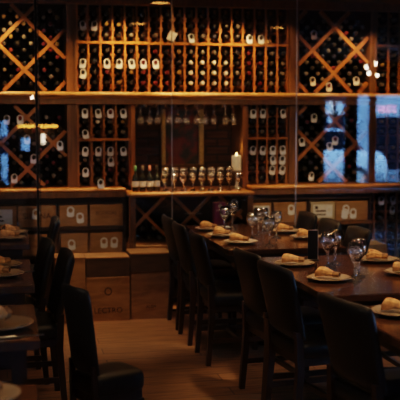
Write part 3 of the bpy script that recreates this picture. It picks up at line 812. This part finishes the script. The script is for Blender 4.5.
# ------------------------------------------------------------------ table settings
def plate_mesh():
    bm = bmesh.new()
    lathe(bm, [(.001, .0), (.068, .0), (.075, .004), (.112, .015), (.120, .0185), (.120, .021), (.110, .019), (.078, .009), (.070, .007), (.001, .007)], 40)
    bmesh.ops.recalc_face_normals(bm, faces=bm.faces[:])
    me = bpy.data.meshes.new('dinner_plate'); bm.to_mesh(me); bm.free(); me.materials.append(M['plate']); return me
PM = plate_mesh()
def napkin(seed, mat):
    rnd = random.Random(seed)
    r = thing('rolled_napkin', '', 'napkin')
    bm = bmesh.new(); nu, nv = 18, 28; L = .15; ph = rnd.uniform(0, 6)
    rings = []
    for i in range(nu+1):
        t = i/nu; x = -L/2+L*t
        flare = 1.30-.50*t+.18*math.sin(PI*t*1.6+.4)*(1-t)
        row = []
        for k in range(nv):
            a = 2*PI*k/nv
            rr = .0235*flare*(1+.11*math.sin(2*a+ph+2.2*t)+.08*math.sin(5*a+5*t+ph)+.05*math.sin(9*a-7*t)+.04*math.sin(4*a+19*t+ph))
            # a loose lapped edge along the roll
            lap = .006 if 1.1 < (a+.9*t) % (2*PI) < 2.3 else 0
            row.append(bm.verts.new((x+.012*math.sin(a+ph)*(1 if t < .1 else 0), (rr+lap)*1.22*math.cos(a), .027+max(-.0255, (rr+lap)*.98*math.sin(a))+.010*math.sin(PI*min(1, t*1.4))+.012*(1-t)**2*(1 if math.sin(a) > -.3 else 0))))
        rings.append(row)
    for i in range(nu):
        for k in range(nv):
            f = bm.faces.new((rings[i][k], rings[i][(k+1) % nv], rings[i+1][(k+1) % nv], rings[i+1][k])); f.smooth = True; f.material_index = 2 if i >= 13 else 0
    # open rolled ends: an inner lip going back in
    for e, dirn in ((0, 1), (nu, -1)):
        cx = sum((v.co for v in rings[e]), Vector())/nv; prev = rings[e]
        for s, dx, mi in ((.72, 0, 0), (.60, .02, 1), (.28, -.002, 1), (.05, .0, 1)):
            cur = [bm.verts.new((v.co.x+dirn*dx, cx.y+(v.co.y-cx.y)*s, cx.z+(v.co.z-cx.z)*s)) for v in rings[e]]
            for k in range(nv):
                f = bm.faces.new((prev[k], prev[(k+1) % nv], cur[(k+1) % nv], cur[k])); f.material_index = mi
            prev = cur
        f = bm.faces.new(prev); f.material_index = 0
    obj('napkin_roll', bm, [mat, M['napkin_dark'], M['napkin_shade']], r)
    return r
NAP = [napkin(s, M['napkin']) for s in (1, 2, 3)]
NAPU = [True]*3
settings = [
 # x, y, napkin rot, plate label, napkin label, scale
 (1.535, 7.07, -.5, 'on the far right table, left side, nearest the wine wall', 1.0),
 (1.54, 6.66, -.6, 'on the far right table, middle of its left side', 1.0),
 (1.575, 6.25, -.7, 'on the far right table, near end of its left side', 1.0),
 (2.06, 6.80, -.3, 'on the far right table, right side, beside far chairs', 1.0),
 (2.10, 6.42, -.4, 'on the far right table, right side, behind the menu holder', 1.0),
 (1.640, 5.235, -.35, 'on the middle right table, left side, beside the menu holder', 1.0),
 (1.665, 4.70, -.75, 'on the middle right table, left side, at its near end', 1.0),
 (2.175, 5.28, -.55, 'on the middle right table, right side, behind the goblets', 1.05),
 (2.14, 4.80, -.4, 'on the middle right table, cut by the right frame edge', 1.0),
 (1.665, 3.80, -.6, 'on the nearest right table', 1.05),
 (.045, 7.12, .5, 'on the far left table, farther of the two', 1.05),
 (.035, 6.79, .2, 'on the far left table, nearer of the two', 1.0),
 (-.035, 5.18, -.5, 'on the second left table, nearer of the two', 1.15),
 (-.035, 5.52, .2, 'on the second left table, farther of the two', 1.1),
 (-.035, 3.88, .9, 'on the third left table', 1.2),
 (-.08, 2.88, .3, 'on the nearest left table in the bottom corner', 1.0),
]
pcount = 0
for i, (x, y, rz, w, s) in enumerate(settings):
    z = .76
    place('dinner_plate', PM, (x, y, z), 'beige dinner plate '+w, 'plate', 'dinner plates', (0, 0, 0), s)
    k = i % 3
    if NAPU[k]: o = NAP[k]; NAPU[k] = False
    else: o = dup(NAP[k], (0, 0, 0))
    o.location = (x, y+.01, z+.0125*s); o.rotation_euler = (0, 0, rz); o['label'] = 'tan napkin roll '+w; o['group'] = 'rolled napkins'
    q = .80 if i < 10 else .85; o.scale = (q, q*.86, q*.88)
    if w.startswith('on the third'): o.scale = (.9, .95, 1.2)
def setglass(name, me, x, y, label, s=1.): place(name, me, (x, y, .76), label, 'glass', 'table glasses', (0, 0, random.uniform(0, 1)), s)
setglass('goblet', GOB, 1.63, 6.96, 'short goblet on far right table, left of the purple carton', 1.12)
setglass('wine_glass', WGL, 1.72, 7.08, 'wine glass on far right table, in front of the purple carton')
setglass('wine_glass', WGL, 1.80, 6.62, 'wine glass in the middle cluster on the far right table', .95)
setglass('goblet', GOB, 1.70, 6.42, 'goblet at left of the middle cluster on the far right table', 1.12)
setglass('goblet', GOB, 1.885, 6.80, 'goblet at the back of the cluster on the far right table', 1.12)
setglass('goblet', GOB, 1.90, 6.50, 'goblet at right of the cluster on the far right table', 1.12)
setglass('goblet', GOB, 1.735, 6.10, 'nearest goblet on the far right table', 1.15)
setglass('goblet', GOB, 1.795, 5.10, 'goblet beside the menu holder on the middle right table', 1.18)
setglass('goblet', GOB, 1.89, 5.24, 'goblet right behind the one beside the menu holder', 1.18)
setglass('goblet', GOB, 1.795, 4.665, 'nearest of two front goblets on the middle right table', 1.18)
setglass('goblet', GOB, 1.862, 4.79, 'farther of two front goblets on the middle right table', 1.18)
mh = thing('menu_holder', 'upright black menu holder standing on the middle right table', 'menu holder', (1.80, 5.38, .76), -.15)
bm = bmesh.new(); hexa(bm, [(-.035, -.03, .002), (.035, -.03, .002), (.035, .03, .002), (-.035, .03, .002)], [(-.03, -.026, .012), (.03, -.026, .012), (.03, .026, .012), (-.03, .026, .012)]); obj('base', bm, M['metal'], mh)
box_obj('menu_panel', M['metal'], mh, -.030, -.006, .010, .030, .006, .185, bev=.003)
bm = bmesh.new(); bx(bm, .028, -.008, .010, .032, .008, .187); bx(bm, -.032, -.008, .183, .032, .008, .187); obj('panel_edge', bm, M['steel'], mh)
sd = thing('table_card', 'cream folded card lying on the far right table behind the goblet', 'card', (1.66, 7.22, .76), -.1)
bm = bmesh.new(); bx(bm, -.07, -.045, 0, .07, .045, .006); obj('card_sheet', bm, M['card'], sd)
for (x, y, l) in ((.10, 5.30, 'steel knife at the plate edge on the second left table'), (.085, 3.70, 'steel knife near the front edge of third left table')):
    k = thing('table_knife', l, 'knife', (x-.03, y, .76), .2)
    bm = bmesh.new(); bx(bm, -.02, -.006, .001, .09, .006, .003); obj('blade', bm, M['steel'], k)
    bm = bmesh.new(); bx(bm, -.11, -.007, .0, -.02, .007, .008, bev=.002); obj('handle', bm, M['steel'], k)

# ------------------------------------------------------------------ lamps
def downlight(x, y, label):
    d = thing('ceiling_downlight', label, 'ceiling light', (x, y, CH))
    bm = bmesh.new(); lathe(bm, [(.115, 0), (.115, -.012), (.095, -.012), (.09, 0)], 28, caps=False); obj('trim_ring', bm, M['metal'], d)
    bm = bmesh.new(); lathe(bm, [(.001, -.004), (.092, -.004)], 28, caps=False); obj('diffuser', bm, M['glow'], d)
downlight(1.404, 6.98, 'round amber downlight in the ceiling above the far right table')
downlight(3.09, 4.97, 'round amber downlight in the ceiling right of the middle table')
downlight(3.51, 3.09, 'round amber downlight in the ceiling near the right wall')
downlight(1.48, 5.10, 'round amber downlight in the ceiling above the middle right table')
for (x, y, z, l) in ((5.883, 1.06, 2.496, 'highest'), (5.869, 1.16, 2.305, 'third highest'), (5.714, 1.06, 2.431, 'second highest'), (5.716, 1.18, 2.335, 'lowest inner'), (.43, 1.06, 1.928, 'single left')):
    b = thing('hanging_bulb', 'small bare bulb on a cord, %s of those reflected in the glass' % l, 'bulb', (x, y, z))
    bm = bmesh.new(); lathe(bm, [(.001, -.018), (.012, -.014), (.017, -.002), (.017, .006), (.012, .03), (.011, .04)], 14); obj('bulb_globe', bm, M['bulb'], b)
    bm = bmesh.new(); lathe(bm, [(.012, .04), (.012, .07), (.003, .075), (.003, CH-z)], 8); obj('cord', bm, M['metal'], b)
bl = thing('bar_light', 'amber strip light over the bar, seen reflected at lower left', 'light', (.60, RY0, 1.49))
box_obj('housing', M['metal'], bl, -.36, -.004, .022, .36, .10, .06)
for x0, x1 in ((-.34, -.06), (-.02, .34)): box_obj('glow_tube', M['bar_glow'], bl, x0, .03, -.018, x1, .07, .028, bev=.01)
wl = thing('wall_light', 'cream wall sconce seen reflected in the left diamond rack', 'light', (.69, RY0, 1.2))
box_obj('bracket', M['metal'], wl, -.02, 0, 0, .02, .05, .1)
box_obj('shade', M['sconce_glow'], wl, -.03, .04, -.02, .03, .10, .16, bev=.012)

for k, (x, y, z, rz, l) in enumerate(((RX0, 1.2, 1.75, -PI/2, 'left wall, nearest the street'), (RX0, 2.6, 1.75, -PI/2, 'left wall, middle'), (RX0, 4.0, 1.75, -PI/2, 'left wall, nearest the cellar'), (RX1, 4.3, 1.75, PI/2, 'right wall'))):
    q = thing('wall_light', 'added unseen sparkle lamp on the '+l, 'light', (x, y, z), rz)  # added lights, unseen, for sparkle on the goblets
    box_obj('bracket', M['metal'], q, -.03, .0, .12, .03, .05, .24)
    bm = bmesh.new(); lathe(bm, [(.05, 0), (.07, .36)], 20, 'Z', (0, .12, 0)); obj('shade', bm, M['fill_glow'], q)

def spot(name, loc, target, energy, size, blend=.6, col=(1, .60, .26), r=.03):
    l = bpy.data.lights.new(name, 'SPOT'); l.energy = energy; l.color = col; l.spot_size = math.radians(size); l.spot_blend = blend; l.shadow_soft_size = r
    o = bpy.data.objects.new(name, l); C.objects.link(o); o.location = loc
    o.rotation_euler = (Vector(target)-Vector(loc)).to_track_quat('-Z', 'Y').to_euler(); return o
WARM = (1, .54, .20)
for (x, e, sz) in ((.05, 34, 100), (.36, 7, 80), (1.02, 40, 100), (1.98, 38, 100), (1.5, 7, 120), (2.42, 4, 100), (3.10, 27, 95), (4.1, 6, 100), (-.8, 12, 110)):
    spot('cellar_spot', (x, 7.95, 2.63), (x, 8.19, 1.84), e, sz, .8, WARM)
# low cellar fill from strip lights beneath the ledge
for (x0, x1, e) in ((0., 1.05, .5), (1.15, 2.1, .5), (2.2, 3.4, .35)):
    l = bpy.data.lights.new('ledge_strip', 'AREA'); l.shape = 'RECTANGLE'; l.size = x1-x0; l.size_y = .03; l.energy = e; l.color = (1, .58, .26)
    o = bpy.data.objects.new('ledge_strip', l); C.objects.link(o); o.location = ((x0+x1)/2, 8.02, 1.765); o.rotation_euler = (math.radians(18), 0, 0)
# dining room spots, with added fill among them
DW = (1, .62, .32)
spot('table_spot', (1.60, 6.10, 2.62), (1.95, 6.55, .76), 85, 50, .8, DW, .05)
spot('table_spot', (1.75, 4.70, 2.62), (1.85, 5.0, .76), 75, 48, .8, DW, .05)
spot('table_spot', (1.9, 3.6, 2.62), (1.75, 3.8, .76), 60, 40, .8, DW, .05)
spot('aisle_spot', (.85, 7.25, 2.62), (.85, 7.15, 0), 60, 46, .9, DW, .05)
spot('wash_fill', (.45, 6.1, 2.62), (.45, 8.2, .75), 44, 30, .9, DW, .05)  # added fill to brighten the left shelf crates
spot('wash_fill', (2.6, 5.1, 2.62), (2.75, 8.2, .76), 150, 26, .9, DW, .05)  # added fill to brighten the right shelf crates
spot('console_fill', (1.5, 7.86, 2.62), (1.5, 8.1, 1.05), 50, 40, .8, WARM, .02)  # added cellar fill for the console bottles and glasses
spot('wash_fill', (1.55, 6.2, 2.62), (1.55, 8.1, .8), 26, 24, .9, DW, .05)  # added fill for the console base
spot('aisle_spot', (.25, 6.6, 2.62), (.1, 7.2, .76), 14, 46, .9, DW, .05)
spot('aisle_spot', (.2, 4.4, 2.62), (-.05, 4.9, .76), 2.5, 60, .9, DW, .05)
spot('aisle_spot', (.05, 2.6, 2.62), (-.05, 2.9, .76), 16, 26, .9, DW, .05)
for (x, y, e) in ((.8, 3.3, 14), (.8, 5.4, 7), (2.9, 6.2, 6), (1.9, 5.7, 5)):
    spot('room_fill', (x, y, 2.63), (x, y, 0), e, 165, .5, DW, .08)  # wide lights added as warm ambient fill
l = bpy.data.lights.new('candle_glow', 'POINT'); l.energy = .3; l.color = (1, .55, .2); l.shadow_soft_size = .02
o = bpy.data.objects.new('candle_glow', l); C.objects.link(o); o.location = (2.05, 8.30, 1.345)

# ------------------------------------------------------------------ world, camera
w = bpy.data.worlds.new('sky'); bpy.context.scene.world = w; w.use_nodes = True
nt = w.node_tree; bg = nt.nodes['Background']
tc = nt.nodes.new('ShaderNodeTexCoord'); sp = nt.nodes.new('ShaderNodeSeparateXYZ'); rp = nt.nodes.new('ShaderNodeValToRGB')
rp.color_ramp.elements[0].color = (.26, .56, 1, 1); rp.color_ramp.elements[1].color = (.20, .45, 1, 1)
nt.links.new(tc.outputs['Generated'], sp.inputs[0]); nt.links.new(sp.outputs['Z'], rp.inputs['Fac']); nt.links.new(rp.outputs['Color'], bg.inputs['Color'])
bg.inputs['Strength'].default_value = 8

cam = bpy.data.cameras.new('camera'); co = bpy.data.objects.new('camera', cam); C.objects.link(co)
cam.sensor_width = 36; cam.lens = 950/400*36; cam.clip_start = .05
co.location = (0, 0, 1.6); co.rotation_euler = (math.radians(90-4.81355), 0, math.radians(-11.67511))
cam.dof.use_dof = True; cam.dof.focus_distance = 5.3; cam.dof.aperture_fstop = 3.0
sc = bpy.context.scene; sc.camera = co
sc.view_settings.view_transform = 'Filmic'; sc.view_settings.look = 'Medium High Contrast'; sc.view_settings.exposure = 1.0
sc.cycles.caustics_reflective = False; sc.cycles.caustics_refractive = False
sc.cycles.max_bounces = 8; sc.cycles.transparent_max_bounces = 24
